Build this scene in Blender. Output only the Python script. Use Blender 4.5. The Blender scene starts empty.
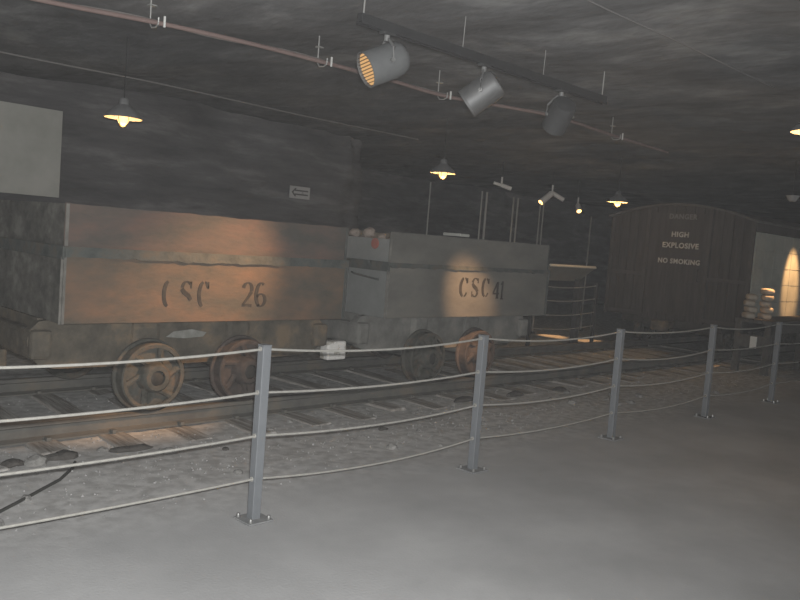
import bpy, bmesh, math, random
from mathutils import Vector, Matrix, noise
random.seed(7)
SC = bpy.context.scene
COL = SC.collection
PI = math.pi

# ------------------------------------------------------------------ materials
def mat(name, c1, c2=None, c3=None, scale=4.0, rough=.8, metal=0.0, bump=0.0, bscale=None,
        stretch=(1, 1, 1), spec=.3, detail=6.0, p=(.35, .52, .66), emit=None, estr=0.0):
    m = bpy.data.materials.new(name); m.use_nodes = True
    nt = m.node_tree; N = nt.nodes; L = nt.links
    b = N['Principled BSDF']
    b.inputs['Roughness'].default_value = rough
    b.inputs['Metallic'].default_value = metal
    b.inputs['Specular IOR Level'].default_value = spec
    b.inputs['Base Color'].default_value = (*c1, 1)
    if emit:
        b.inputs['Emission Color'].default_value = (*emit, 1)
        b.inputs['Emission Strength'].default_value = estr
    if c2 or bump:
        tc = N.new('ShaderNodeTexCoord'); mp = N.new('ShaderNodeMapping')
        mp.inputs['Scale'].default_value = stretch
        L.new(tc.outputs['Object'], mp.inputs['Vector'])
        nz = N.new('ShaderNodeTexNoise')
        nz.inputs['Scale'].default_value = scale; nz.inputs['Detail'].default_value = detail
        nz.inputs['Roughness'].default_value = .62
        L.new(mp.outputs['Vector'], nz.inputs['Vector'])
        if c2:
            r = N.new('ShaderNodeValToRGB'); e = r.color_ramp.elements
            e[0].position = p[0]; e[0].color = (*c1, 1)
            e[1].position = p[2]; e[1].color = (*(c3 or c2), 1)
            if c3:
                k = e.new(p[1]); k.color = (*c2, 1)
            L.new(nz.outputs['Fac'], r.inputs['Fac'])
            L.new(r.outputs['Color'], b.inputs['Base Color'])
        if bump:
            n2 = N.new('ShaderNodeTexNoise')
            n2.inputs['Scale'].default_value = bscale or scale * 3
            n2.inputs['Detail'].default_value = 8
            L.new(mp.outputs['Vector'], n2.inputs['Vector'])
            bp = N.new('ShaderNodeBump'); bp.inputs['Strength'].default_value = bump
            bp.inputs['Distance'].default_value = .03
            L.new(n2.outputs['Fac'], bp.inputs['Height'])
            L.new(bp.outputs['Normal'], b.inputs['Normal'])
    return m

M = {}
M['rock_wall'] = mat('salt_rock_wall', (.075, .074, .076), (.12, .118, .12), (.21, .205, .205), scale=1.3, bump=.7, bscale=5, stretch=(.5, .5, 2.6), rough=.9)
M['rock_ceiling'] = mat('salt_rock_ceiling', (.12, .12, .121), (.21, .21, .211), (.44, .44, .435), scale=1.7, bump=.8, bscale=6, stretch=(1.0, .55, 1), rough=.9, p=(.34, .55, .76))
M['floor'] = mat('dusty_salt_floor', (.43, .43, .428), (.485, .485, .482), (.54, .54, .535), scale=1.1, bump=.10, bscale=60, rough=.95, spec=.1)
_m = M['floor']; _nt = _m.node_tree; _N = _nt.nodes; _L = _nt.links
_b = _N['Principled BSDF']; _old = _b.inputs['Base Color'].links[0].from_socket
_tc = _N.new('ShaderNodeTexCoord'); _sp = _N.new('ShaderNodeSeparateXYZ'); _L.new(_tc.outputs['Object'], _sp.inputs[0])
_n2 = _N.new('ShaderNodeTexNoise'); _n2.inputs['Scale'].default_value = 2.2; _n2.inputs['Detail'].default_value = 6; _L.new(_tc.outputs['Object'], _n2.inputs['Vector'])
_ad = _N.new('ShaderNodeMath'); _ad.operation = 'MULTIPLY_ADD'; _ad.inputs[1].default_value = .7; _L.new(_n2.outputs['Fac'], _ad.inputs[0]); _L.new(_sp.outputs['Y'], _ad.inputs[2])
_mr = _N.new('ShaderNodeMapRange'); _mr.inputs['From Min'].default_value = 4.1; _mr.inputs['From Max'].default_value = 4.9; _L.new(_ad.outputs[0], _mr.inputs['Value'])  # paler salt fines past the fence, colour also making up for weak ambient light
_gr = _N.new('ShaderNodeTexNoise'); _gr.inputs['Scale'].default_value = 11; _gr.inputs['Detail'].default_value = 5; _L.new(_tc.outputs['Object'], _gr.inputs['Vector'])
_rp = _N.new('ShaderNodeValToRGB'); _e = _rp.color_ramp.elements; _e[0].position = .36; _e[0].color = (.47, .462, .445, 1); _e[1].position = .62; _e[1].color = (.68, .672, .655, 1); _L.new(_gr.outputs['Fac'], _rp.inputs['Fac'])
_mx = _N.new('ShaderNodeMixRGB'); _L.new(_mr.outputs['Result'], _mx.inputs['Fac']); _L.new(_old, _mx.inputs['Color1']); _L.new(_rp.outputs['Color'], _mx.inputs['Color2']); _L.new(_mx.outputs['Color'], _b.inputs['Base Color'])
M['stone'] = mat('grey_salt_stone', (.20, .195, .185), (.34, .33, .31), scale=9, bump=.5, rough=.9)
M['grit'] = mat('salt_grit', (.30, .295, .285), (.38, .375, .365), (.46, .455, .445), scale=9, rough=.95)
M['dark_stone'] = mat('dark_stone', (.06, .057, .052), (.12, .11, .10), scale=9, bump=.5, rough=.9)
M['salt'] = mat('pinkish_salt_lump', (.26, .21, .175), (.36, .30, .255), scale=8, bump=.5, rough=.8)
M['tie'] = mat('weathered_sleeper_wood', (.24, .22, .195), (.38, .355, .325), (.54, .525, .495), scale=3, stretch=(6, .7, 3), bump=.5, rough=.95)
M['rail'] = mat('dull_rail_steel', (.13, .128, .118), (.17, .165, .148), (.21, .185, .15), scale=3, bump=.2, rough=.7, metal=.2)
M['car_rust'] = mat('rusted_car_sheet', (.095, .085, .068), (.135, .10, .073), (.195, .12, .078), scale=3.1, bump=.25, bscale=14, rough=.8, stretch=(.8, .8, 1.6), p=(.36, .52, .72))
M['car_rust_upper'] = mat('rusted_upper_board', (.085, .078, .068), (.115, .09, .076), (.155, .10, .08), scale=3.3, bump=.3, bscale=12, rough=.85, stretch=(.7, .7, 1.8), p=(.36, .52, .70))
M['car_grey'] = mat('grey_green_car_sheet', (.125, .122, .108), (.155, .15, .134), (.20, .188, .16), scale=1.7, bump=.2, bscale=14, rough=.8, stretch=(.8, .8, 1.6), p=(.36, .52, .72))
M['car_end'] = mat('pitted_end_sheet', (.07, .068, .06), (.12, .115, .10), (.19, .185, .165), scale=5, bump=.4, rough=.85, stretch=(1, 1, 1.3))
M['car_end_lit'] = mat('lit_end_sheet', (.20, .205, .195), (.235, .24, .23), (.27, .27, .255), scale=2, bump=.15, rough=.8)  # coloured paler than the car's sides, for the light falling on its end
M['strap'] = mat('dark_rim_strap', (.06, .066, .062), (.09, .096, .088), (.11, .095, .075), scale=6, bump=.4, rough=.8)
M['corner'] = mat('worn_corner_angle', (.13, .125, .11), (.22, .21, .19), scale=8, bump=.3, rough=.7)
M['frame'] = mat('rusty_underframe', (.075, .068, .055), (.12, .105, .082), (.20, .15, .10), scale=4, bump=.5, rough=.85)
M['frame_grey'] = mat('dusty_grey_underframe', (.14, .138, .126), (.20, .197, .18), (.26, .25, .225), scale=4, bump=.4, rough=.85)
M['wheel'] = mat('old_cast_wheel', (.06, .06, .051), (.09, .087, .074), (.13, .10, .075), scale=7, bump=.4, rough=.8)
M['wheel_red'] = mat('rust_red_wheel', (.062, .053, .047), (.085, .069, .06), (.108, .085, .073), scale=7, bump=.4, rough=.85)
M['bore'] = mat('greasy_axle_bore', (.035, .034, .03), (.06, .056, .05), scale=10, rough=.6)
M['white_paint'] = mat('chipped_white_paint', (.5, .47, .41), (.85, .83, .79), scale=9, bump=.3, rough=.7, p=(.38, .5, .46))
M['chalk'] = mat('chalk_smear', (.20, .20, .18), (.30, .30, .275), scale=14, rough=.95)
M['red'] = mat('faded_red_paint', (.36, .10, .075), (.30, .13, .10), scale=12, rough=.6)
M['ink'] = mat('black_stencil_paint', (.032, .03, .027), (.055, .05, .043), scale=20, rough=.8)
M['post'] = mat('blue_grey_post_steel', (.205, .217, .23), (.235, .247, .26), scale=6, rough=.55, metal=.25)
M['plate'] = mat('dusty_base_plate', (.21, .215, .22), (.27, .27, .265), scale=10, rough=.8)
M['bolt'] = mat('bright_bolt_steel', (.32, .32, .31), rough=.4, metal=.7)
M['rope'] = mat('off_white_cable', (.33, .32, .29), (.40, .39, .355), scale=30, rough=.7)
M['hose'] = mat('black_rubber_hose', (.06, .06, .055), rough=.7)
M['pipe_red'] = mat('dull_red_hose', (.22, .155, .14), (.26, .185, .165), scale=5, rough=.8)
M['pipe_grey'] = mat('grey_hose', (.21, .19, .175), (.27, .25, .235), scale=5, rough=.8)
M['wire'] = mat('pale_wire', (.22, .215, .21), rough=.6)
M['hanger'] = mat('galvanised_hanger', (.48, .48, .46), rough=.45, metal=.4)
M['tag'] = mat('white_tag', (.82, .82, .78), rough=.7)
M['bar'] = mat('dark_lighting_track', (.03, .03, .031), (.04, .04, .041), scale=6, rough=.6)
M['can'] = mat('brushed_grey_can', (.33, .33, .33), (.38, .38, .378), scale=20, stretch=(1, 1, .1), rough=.38, metal=.75)
M['can_matt'] = mat('matt_grey_can', (.13, .134, .134), (.155, .16, .16), scale=8, rough=.7)
M['can_dark'] = mat('dark_grey_can', (.05, .05, .05), (.07, .07, .07), scale=8, rough=.65)
M['yoke'] = mat('grey_yoke', (.27, .27, .265), rough=.5, metal=.3)
M['lens'] = mat('glowing_ribbed_lens', (.5, .35, .18), rough=.5, emit=(1.0, .52, .17), estr=.48)
M['louvre'] = mat('dark_louvre', (.10, .06, .03), rough=.7)
M['shade'] = mat('grey_enamel_shade', (.16, .16, .16), (.20, .20, .198), scale=6, rough=.6)
M['shade_in'] = mat('cream_shade_lining', (.75, .66, .5), rough=.7)
M['bulb'] = mat('lit_bulb_glass', (.9, .75, .5), rough=.4, emit=(1.0, .62, .24), estr=1.5)
M['guard'] = mat('brass_lamp_guard', (.35, .26, .12), rough=.5, metal=.5)
M['cord'] = mat('black_lamp_cord', (.03, .03, .03), rough=.8)
M['board'] = mat('pale_grey_board', (.37, .375, .34), (.42, .425, .39), (.46, .46, .425), scale=2.0, bump=.1, rough=.9)
M['sign'] = mat('white_sign_plate', (.42, .42, .42), (.47, .47, .465), scale=6, rough=.7)
M['sign_ink'] = mat('dark_sign_arrow', (.10, .10, .10), rough=.8)
M['bracket'] = mat('dull_bracket', (.12, .12, .12), rough=.7)
M['boxcar'] = mat('dark_brown_boxcar_boards', (.045, .04, .036), (.058, .051, .046), (.07, .062, .056), scale=3, stretch=(1, 5, .5), bump=.3, rough=.85)
M['boxcar_post'] = mat('boxcar_post', (.06, .054, .049), (.078, .07, .064), scale=4, rough=.8)
M['boxcar_roof'] = mat('weathered_boxcar_roof', (.08, .077, .072), (.11, .106, .10), scale=4, rough=.85)
M['side'] = mat('pale_grey_side_panel', (.36, .37, .325), (.41, .42, .37), (.46, .465, .415), scale=2.5, bump=.15, rough=.85)
M['letter'] = mat('faded_white_lettering', (.46, .45, .42), (.62, .61, .58), scale=16, rough=.8)
M['dock'] = mat('dark_dock_planks', (.09, .085, .078), (.13, .125, .115), scale=3, stretch=(.6, 6, 3), bump=.3, rough=.9)
M['sack'] = mat('pale_canvas_sack', (.46, .40, .32), (.56, .5, .42), scale=12, bump=.3, rough=.95)
M['pole'] = mat('pale_pole', (.34, .34, .33), (.40, .40, .385), scale=4, rough=.5)
M['panel'] = mat('grey_reading_panel', (.23, .23, .20), (.27, .27, .24), scale=5, rough=.5)
M['panel_glint'] = mat('painted_panel_glint', (.8, .77, .68), rough=.4)  # pale strip standing in for light reflected along the panel's upper edge
M['fixture'] = mat('white_small_fixture', (.9, .9, .88), rough=.5)
M['lens_far'] = mat('warm_far_lens', (.6, .35, .15), rough=.5, emit=(1.0, .5, .16), estr=5)
M['shade_pale'] = mat('pale_unlit_shade', (.40, .40, .39), rough=.6)

# ------------------------------------------------------------------ mesh helper
class MB:
    def __init__(s): s.bm = bmesh.new(); s.mi = 0
    def _m(s, faces):
        for f in faces: f.material_index = s.mi
    def box(s, x0, x1, y0, y1, z0, z1, bev=0.0, mx=None):
        r = bmesh.ops.create_cube(s.bm, size=1)
        v = r['verts']
        for q in v:
            q.co = Vector(((x0 + x1) / 2 + q.co.x * (x1 - x0), (y0 + y1) / 2 + q.co.y * (y1 - y0), (z0 + z1) / 2 + q.co.z * (z1 - z0)))
        fs = list({f for q in v for f in q.link_faces})
        if bev:
            es = list({e for f in fs for e in f.edges})
            rr = bmesh.ops.bevel(s.bm, geom=es, offset=bev, segments=2, affect='EDGES', profile=.5)
            v = list({q for f in rr['faces'] for q in f.verts} | {q for q in v if q.is_valid})
            v = list({q for q in v})
        if mx:
            seen = set()
            st = [q for q in v if q.is_valid]
            while st:
                q = st.pop()
                if q in seen: continue
                seen.add(q)
                for e in q.link_edges: st.append(e.other_vert(q))
            for q in seen: q.co = mx @ q.co
            v = list(seen)
        s._m({f for q in v if q.is_valid for f in q.link_faces})
        return s
    def tube(s, pts, r, n=8, caps=True):
        pts = [Vector(p) for p in pts]
        rings = []
        ref = Vector((0, 0, 1))
        for i, p in enumerate(pts):
            t = (pts[min(i + 1, len(pts) - 1)] - pts[max(i - 1, 0)]).normalized()
            a = ref if abs(t.dot(ref)) < .95 else Vector((1, 0, 0))
            u = t.cross(a).normalized(); w = t.cross(u).normalized()
            rr = r[i] if isinstance(r, (list, tuple)) else r
            rings.append([s.bm.verts.new(p + (u * math.cos(2 * PI * k / n) + w * math.sin(2 * PI * k / n)) * rr) for k in range(n)])
        fs = []
        for a, b in zip(rings, rings[1:]):
            for k in range(n):
                fs.append(s.bm.faces.new((a[k], a[(k + 1) % n], b[(k + 1) % n], b[k])))
        if caps:
            fs.append(s.bm.faces.new(rings[0][::-1])); fs.append(s.bm.faces.new(rings[-1]))
        s._m(fs); return s
    def lathe(s, prof, n=32, mx=None, close=False):
        """prof: (radius, height) pairs around local Z"""
        mx = mx or Matrix()
        rings = []
        for (r, z) in prof:
            if r < 1e-6: rings.append([s.bm.verts.new(mx @ Vector((0, 0, z)))])
            else: rings.append([s.bm.verts.new(mx @ Vector((r * math.cos(2 * PI * k / n), r * math.sin(2 * PI * k / n), z))) for k in range(n)])
        fs = []
        seq = list(zip(rings, rings[1:]))
        if close: seq.append((rings[-1], rings[0]))
        for a, b in seq:
            for k in range(n):
                q = (k + 1) % n
                if len(a) == 1 and len(b) == 1: continue
                if len(a) == 1: fs.append(s.bm.faces.new((a[0], b[k], b[q])))
                elif len(b) == 1: fs.append(s.bm.faces.new((a[k], a[q], b[0])))
                else: fs.append(s.bm.faces.new((a[k], a[q], b[q], b[k])))
        s._m(fs); return s
    def prism(s, poly, f0, f1):
        """poly: list of 2D points; f0/f1 map a 2D point to the two ends"""
        a = [s.bm.verts.new(f0(*p)) for p in poly]; b = [s.bm.verts.new(f1(*p)) for p in poly]
        fs = [s.bm.faces.new(a), s.bm.faces.new(b[::-1])]
        n = len(poly)
        for k in range(n): fs.append(s.bm.faces.new((a[k], b[k], b[(k + 1) % n], a[(k + 1) % n])))
        s._m(fs); return s
    def build(s, name, mats, parent=None, smooth=False):
        bmesh.ops.recalc_face_normals(s.bm, faces=s.bm.faces[:])
        me = bpy.data.meshes.new(name); s.bm.to_mesh(me); s.bm.free()
        for m in (mats if isinstance(mats, (list, tuple)) else [mats]): me.materials.append(m)
        if smooth:
            for p in me.polygons: p.use_smooth = True
            try: me.set_sharp_from_angle(angle=math.radians(35))
            except Exception: pass
        o = bpy.data.objects.new(name, me); COL.objects.link(o)
        if parent: o.parent = parent
        return o

def tag(o, label, cat, group=None, kind=None):
    o['label'] = label; o['category'] = cat
    if group: o['group'] = group
    if kind: o['kind'] = kind
    return o
def empty(name, label, cat, loc=(0, 0, 0), group=None, rz=0):
    o = bpy.data.objects.new(name, None); o.empty_display_size = .1
    COL.objects.link(o); o.location = loc; o.rotation_euler = (0, 0, rz)
    return tag(o, label, cat, group)
def copy_tree(o, parent=None):
    c = o.copy(); COL.objects.link(c)
    if parent: c.parent = parent
    for ch in list(o.children): copy_tree(ch, c)
    return c
def part(ob, parent, loc=None, rot=None):
    """a copy of a part for another thing or place"""
    c = ob.copy(); COL.objects.link(c); c.parent = parent
    if loc: c.location = loc
    if rot: c.rotation_euler = rot
    return c
def struct(o): o['kind'] = 'structure'; return o
ORD = ['first', 'second', 'third', 'fourth', 'fifth', 'sixth', 'seventh', 'eighth', 'ninth', 'tenth', 'eleventh', 'twelfth',
       'thirteenth', 'fourteenth', 'fifteenth', 'sixteenth', 'seventeenth', 'eighteenth', 'nineteenth', 'twentieth',
       'twenty-first', 'twenty-second', 'twenty-third', 'twenty-fourth', 'twenty-fifth', 'twenty-sixth', 'twenty-seventh', 'twenty-eighth', 'twenty-ninth', 'thirtieth']

def fbm(x, y, z=0.0, o=4): return noise.fractal(Vector((x, y, z)), 1.0, 2.0, o)

# ------------------------------------------------------------------ camera
H = 1.67
ROLL = math.radians(4.5); PITCH = math.radians(4.2645); TH = math.radians(44.7696)
fw = Vector((math.cos(TH) * math.cos(PITCH), math.sin(TH) * math.cos(PITCH), -math.sin(PITCH)))
rt = Vector((math.sin(TH), -math.cos(TH), 0)); up = rt.cross(fw)
cX = rt * math.cos(ROLL) + up * math.sin(ROLL); cY = -rt * math.sin(ROLL) + up * math.cos(ROLL)
cam = bpy.data.objects.new('camera', bpy.data.cameras.new('camera')); COL.objects.link(cam)
R = Matrix((cX, cY, -fw)).transposed().to_4x4(); R.translation = Vector((0, 0, H))
cam.matrix_world = R
cam.data.sensor_width = 36; cam.data.lens = 809 * 36 / 800; cam.data.clip_end = 200
SC.camera = cam
def place_on_screen(p):
    d = Vector(p) - Vector((0, 0, H)); w = d.dot(fw)
    return 400 + 809 * d.dot(cX) / w, 300 - 809 * d.dot(cY) / w

# ------------------------------------------------------------------ the mine
CZ = 3.3
def grid(name, xs, ys, fn, m):
    bm = bmesh.new(); V = [[bm.verts.new(fn(x, y)) for y in ys] for x in xs]
    for i in range(len(xs) - 1):
        for j in range(len(ys) - 1):
            bm.faces.new((V[i][j], V[i + 1][j], V[i + 1][j + 1], V[i][j + 1]))
    me = bpy.data.meshes.new(name); bm.to_mesh(me); bm.free(); me.materials.append(m)
    for p in me.polygons: p.use_smooth = True
    o = bpy.data.objects.new(name, me); COL.objects.link(o); return o
def fr(a, b, st):
    n = int(round((b - a) / st)); return [a + (b - a) * i / n for i in range(n + 1)]
def floor_z(x, y):
    k = min(1, max(0, (y - 4.0) / .7))
    return (.018 * fbm(x * 1.3, y * 1.3, 3) + .012 * fbm(x * 5, y * 5, 9, 3)) * k * .8 + .004 * fbm(x * .6, y * .6, 1) * (1 - k) - .008 * k
struct(grid('floor', fr(-6, 30, .2), fr(-6, 16, .14), lambda x, y: Vector((x, y, floor_z(x, y))), M['floor']))
def ceil_z(x, y):
    t = fbm(x * .45, y * .3, 5, 5)
    return CZ + .07 * t + .035 * fbm(x * 1.6, y * .9, 11, 4) + .10 * max(0, fbm(x * .2, y * .22, 21, 2))
struct(grid('ceiling', fr(-6, 30, .2), fr(-6, 16, .18), lambda x, y: Vector((x, y, ceil_z(x, y))), M['rock_ceiling']))
def wall(name, path, nrm_side, m, z0=-.25, z1=3.8):
    # path of plan points; rock surface bulges behind the line only
    pts = []
    for (a, b) in zip(path, path[1:]):
        A = Vector((*a, 0)); B = Vector((*b, 0)); n = max(2, int((B - A).length / .2))
        for i in range(n): pts.append((A.lerp(B, i / n), (B - A).normalized()))
    pts.append((Vector((*path[-1], 0)), pts[-1][1]))
    def fn(i, z):
        p, t = pts[int(i)]
        nn = Vector((-t.y, t.x, 0)) * nrm_side
        q = .16 * (1 + fbm(p.x * .7, p.y * .7, z * 1.3, 5)) + .05 * fbm(p.x * 2, p.y * 2 + 7, z * 5, 3) + .06 * math.sin(z * 4.1 + fbm(p.x * .3, p.y * .3, 2) * 3)
        return p + nn * max(0.0, q) + Vector((0, 0, z))
    return struct(grid(name, list(range(len(pts))), fr(z0, z1, .15), fn, m))
wall('wall_back', [(-6, 10.0), (8.9, 10.0), (9.5, 10.4), (9.7, 14.5), (29.5, 14.6)], 1, M['rock_wall'])
wall('wall_far', [(29.0, 15.5), (29.2, -6)], 1, M['rock_wall'])

# ------------------------------------------------------------------ rails, sleepers, stones
RY = (5.91, 7.49); TY = 6.70; RH = .145
def make_rail(y):
    s = MB()
    prof = [(-.07, 0), (.07, 0), (.07, .012), (.012, .03), (.01, .10), (.033, .112), (.033, .14), (.026, .145),
            (-.026, .145), (-.033, .14), (-.033, .112), (-.01, .10), (-.012, .03), (-.07, .012)]
    s.prism(prof, lambda a, b: Vector((-3, a, b)), lambda a, b: Vector((20, a, b)))
    return s.build('rail', M['rail'])
rails = []
for y, lab in zip(RY, ('rusty near rail running under the facing wheels of both ore cars', 'far rail of the track, seen beyond the ore car wheels')):
    e = make_rail(y); e.location = (0, y, .005); tag(e, lab, 'rail', 'rails of the museum track'); rails.append(e)
TX = [1.26 + .545 * i for i in range(26)]
s = MB()
s.box(-.018, .018, -.03, .03, 0, .03, .006)
spk = None
for r_, e in enumerate(rails):
    for x in TX:
        for sd in (-1, 1):
            if sd == 1 and (r_ == 0 or x > 9): continue
            if spk is None:
                spk = s.build('spike', M['rail'], e); o = spk
            else: o = part(spk, e)
            yy = -.075 if sd < 0 else .075
            o.location = (x + random.uniform(-.04, .04), yy, .006)
tie_proto = []
for v in range(4):
    s = MB(); s.box(-.11, .11, -1.28, 1.28, -.10, .018, .015)
    for q in s.bm.verts:
        q.co.x += .012 * fbm(q.co.y * 2, v * 3.1, q.co.z * 5); q.co.z += .01 * fbm(q.co.y * 1.5, v * 5.0, 1)
    tie_proto.append(s.build('sleeper', M['tie']))
for i, x in enumerate(TX):
    o = tie_proto[i] if i < 4 else part(tie_proto[i % 4], None)
    o.location = (x, TY + random.uniform(-.12, .12), -.006 + random.uniform(-.018, .002))
    o.rotation_euler = (0, 0, random.uniform(-.05, .05))
    tag(o, 'half-buried brown wooden sleeper under the rails, %s from the left end of the track' % ORD[i], 'sleeper', 'wooden sleepers of the track')

def rock_mesh(name, sd, r, m, fl=.6):
    s = MB(); bmesh.ops.create_icosphere(s.bm, subdivisions=2, radius=1)
    for q in s.bm.verts:
        d = q.co.normalized(); k = 1 + .38 * fbm(d.x * 1.1 + sd, d.y * 1.1, d.z * 1.1, 3)
        q.co = Vector((d.x * k * r, d.y * k * r * .8, d.z * k * r * fl))
    return s.build(name, m)
stone_px = []
random.seed(21)
for i in range(30):
    x = random.uniform(1.5, 10.5); y = random.uniform(4.3, 5.6)
    stone_px.append((x, y, random.choice((.025, .035, .05))))
stone_px.sort(key=lambda t: place_on_screen((t[0], t[1], 0))[0])
for i, (x, y, r) in enumerate(stone_px):
    o = rock_mesh('stone', i * 3.3, r, M['stone']); o.location = (x, y, floor_z(x, y) + r * .22); o.rotation_euler.z = random.uniform(0, 6)
    tag(o, 'small grey stone on the gravel beside the track, %s from the left' % ORD[i], 'stone', 'small stones beside the track')
for (x, y, r, st, lab) in [
    (2.30, 5.43, .075, 1.7, 'dark fist-sized stone beside the near rail at the left edge'),
    (1.96, 5.40, .06, 1.2, 'dark stone nearest the left border, left of a pale lump'),
    (2.78, 5.40, .06, 2.6, 'long flat dark clod in front of the first wheel of car 26'),
    (3.40, 5.10, .03, 1.0, 'small dark pebble on the gravel before the second wheel of car 26'),
    (4.93, 4.97, .035, 1.6, 'dark chip lying on the gravel right of the nearest post'),
    (6.62, 5.50, .07, 2.2, 'dark flat clod by the rail just left of the second fence post'),
    (7.50, 5.47, .07, 2.0, 'dark lump by the rail just right of the second fence post'),
    (8.35, 5.43, .07, 1.8, 'dark lump by the rail left of the third fence post')]:
    o = rock_mesh('dark_stone', x * 7.7, r, M['dark_stone'], .55); o.location = (x, y, floor_z(x, y) + r * .2); o.scale = (st, 1, 1)
    tag(o, lab, 'stone')
o = rock_mesh('pale_stone', 4.4, .075, M['stone'], .6); o.location = (2.10, 5.36, floor_z(2.1, 5.36) + .02)
tag(o, 'pale rounded salt stone between two dark stones at the left edge', 'stone')
# fine grit nobody could count
s = MB(); random.seed(5)
for i in range(5000):
    x = random.uniform(.5, 13.5); y = random.choice((random.uniform(4.15, 5.75), random.uniform(4.6, 5.8), random.uniform(6.05, 7.3)))
    r = random.uniform(.005, .012); z = floor_z(x, y)
    a = random.uniform(0, 6)
    b = [s.bm.verts.new((x + r * math.cos(a + k * 2.09), y + r * math.sin(a + k * 2.09), z - .003)) for k in range(3)]
    t = s.bm.verts.new((x + random.uniform(-.3, .3) * r, y, z + r * .8))
    for k in range(3): s.bm.faces.new((b[k], b[(k + 1) % 3], t))
tag(s.build('gravel', M['grit']), 'loose salt gravel strewn along the track bed', 'gravel', kind='stuff')

s = MB()
pts = [(1.0, 4.25), (1.607, 4.569), (1.835, 4.748), (2.094, 4.953), (2.24, 5.12), (2.327, 5.277)]
s.tube([(x, y, floor_z(x, y) + .010) for x, y in pts], .010, 8)
tag(s.build('hose', M['hose'], smooth=True), 'thin black hose lying on the gravel at the lower left', 'hose')

# ------------------------------------------------------------------ mine cars
def letter_ribbon(s, pts, wid, ymap, z_scale=1.0):
    """flat brush stroke through 2D points (x, z) with a width at each, standing proud of the plate"""
    n = len(pts)
    L_, R_ = [], []
    for i in range(n):
        a = Vector(pts[max(i - 1, 0)]); b = Vector(pts[min(i + 1, n - 1)]); t = (b - a).normalized()
        nn = Vector((-t.y, t.x)); c = Vector(pts[i])
        L_.append(c + nn * wid[i] / 2); R_.append(c - nn * wid[i] / 2)
    for i in range(n - 1):
        q = [L_[i], L_[i + 1], R_[i + 1], R_[i]]
        s.prism([(p.x, p.y) for p in q], lambda x, z: Vector((x, ymap[0], z)), lambda x, z: Vector((x, ymap[1], z)))
def arc(cx, cz, rx, rz, a0, a1, n=10):
    return [(cx + rx * math.cos(math.radians(a0 + (a1 - a0) * i / n)), cz + rz * math.sin(math.radians(a0 + (a1 - a0) * i / n))) for i in range(n + 1)]
def glyph(ch, s, x, z, w, h, ym, worn=False):
    th, tn = w * .30, w * .09
    cx, cz = x + w / 2, z + h / 2; rx, rz = w / 2 * .82, h / 2 * .95
    def rib(p, ws): letter_ribbon(s, p, ws, ym)
    def mod(p, k=th):
        out = []
        for i in range(len(p)):
            a = p[max(i - 1, 0)]; b = p[min(i + 1, len(p) - 1)]
            v = abs(b[1] - a[1]) / (math.hypot(b[0] - a[0], b[1] - a[1]) + 1e-9)
            out.append(tn + (k - tn) * v ** 1.5)
        return out
    if ch == 'C':
        p = arc(cx + w * .05, cz, rx, rz, 105, 255, 12); rib(p, mod(p))
        if not worn or worn == 'half':
            p = arc(cx + w * .05, cz, rx, rz, 80, 30, 6); rib(p, mod(p, th * .7))
            rib([(x + w * .92, z + h * .97), (x + w * .92, z + h * .70)], [tn * 1.2, tn * 1.2])
        if not worn:
            p = arc(cx + w * .05, cz, rx, rz, 280, 325, 6); rib(p, mod(p, th * .5))
    elif ch == 'S':
        p = arc(cx, z + h * .73, rx * .85, h * .24, 35, 175, 8) ; rib(p, mod(p, th * .8))
        p = [(x + w * .12, z + h * .70), (x + w * .30, z + h * .57), (x + w * .68, z + h * .43), (x + w * .88, z + h * .28)]
        rib(p, [th * .9, th * 1.1, th * 1.1, th * .9])
        if not worn:
            p = arc(cx, z + h * .27, rx * .85, h * .24, -5, -145, 8); rib(p, mod(p, th * .8))
            rib([(x + w * .12, z + h * .02), (x + w * .12, z + h * .30)], [tn * 1.2, tn * 1.2])
        rib([(x + w * .86, z + h * .97), (x + w * .86, z + h * .72)], [tn * 1.2, tn * 1.2])
    elif ch == '2':
        p = arc(cx, z + h * .72, rx * .9, h * .25, 170, -20, 10); rib(p, mod(p))
        p = [(x + w * .86, z + h * .62), (x + w * .55, z + h * .36), (x + w * .14, z + h * .10)]; rib(p, [th * .9, th * .7, th * .5])
        rib([(x + w * .08, z + h * .06), (x + w * .5, z + h * .09), (x + w * .92, z + h * .05)], [h * .09, h * .10, h * .13])
    elif ch == '6':
        p = arc(cx, cz, rx, rz, 60, 250, 12); rib(p, mod(p))
        p = arc(cx, z + h * .28, rx * .95, h * .25, 150, -130, 14); rib(p, mod(p, th * .9))
    elif ch == '4':
        rib([(x + w * .72, z), (x + w * .72, z + h)], [th, th])
        rib([(x + w * .66, z + h * .97), (x + w * .08, z + h * .34)], [tn * 2.2, tn * 2.2])
        rib([(x + w * .02, z + h * .30), (x + w * .98, z + h * .30)], [h * .10, h * .10])
        rib([(x + w * .5, z + h * .03), (x + w * .95, z + h * .03)], [h * .06, h * .06])
    elif ch == '1':
        rib([(x + w * .5, z), (x + w * .5, z + h)], [th, th])
        rib([(x + w * .5, z + h * .96), (x + w * .18, z + h * .80)], [tn * 2.5, tn])
        rib([(x + w * .2, z + h * .03), (x + w * .8, z + h * .03)], [h * .06, h * .06])

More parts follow.
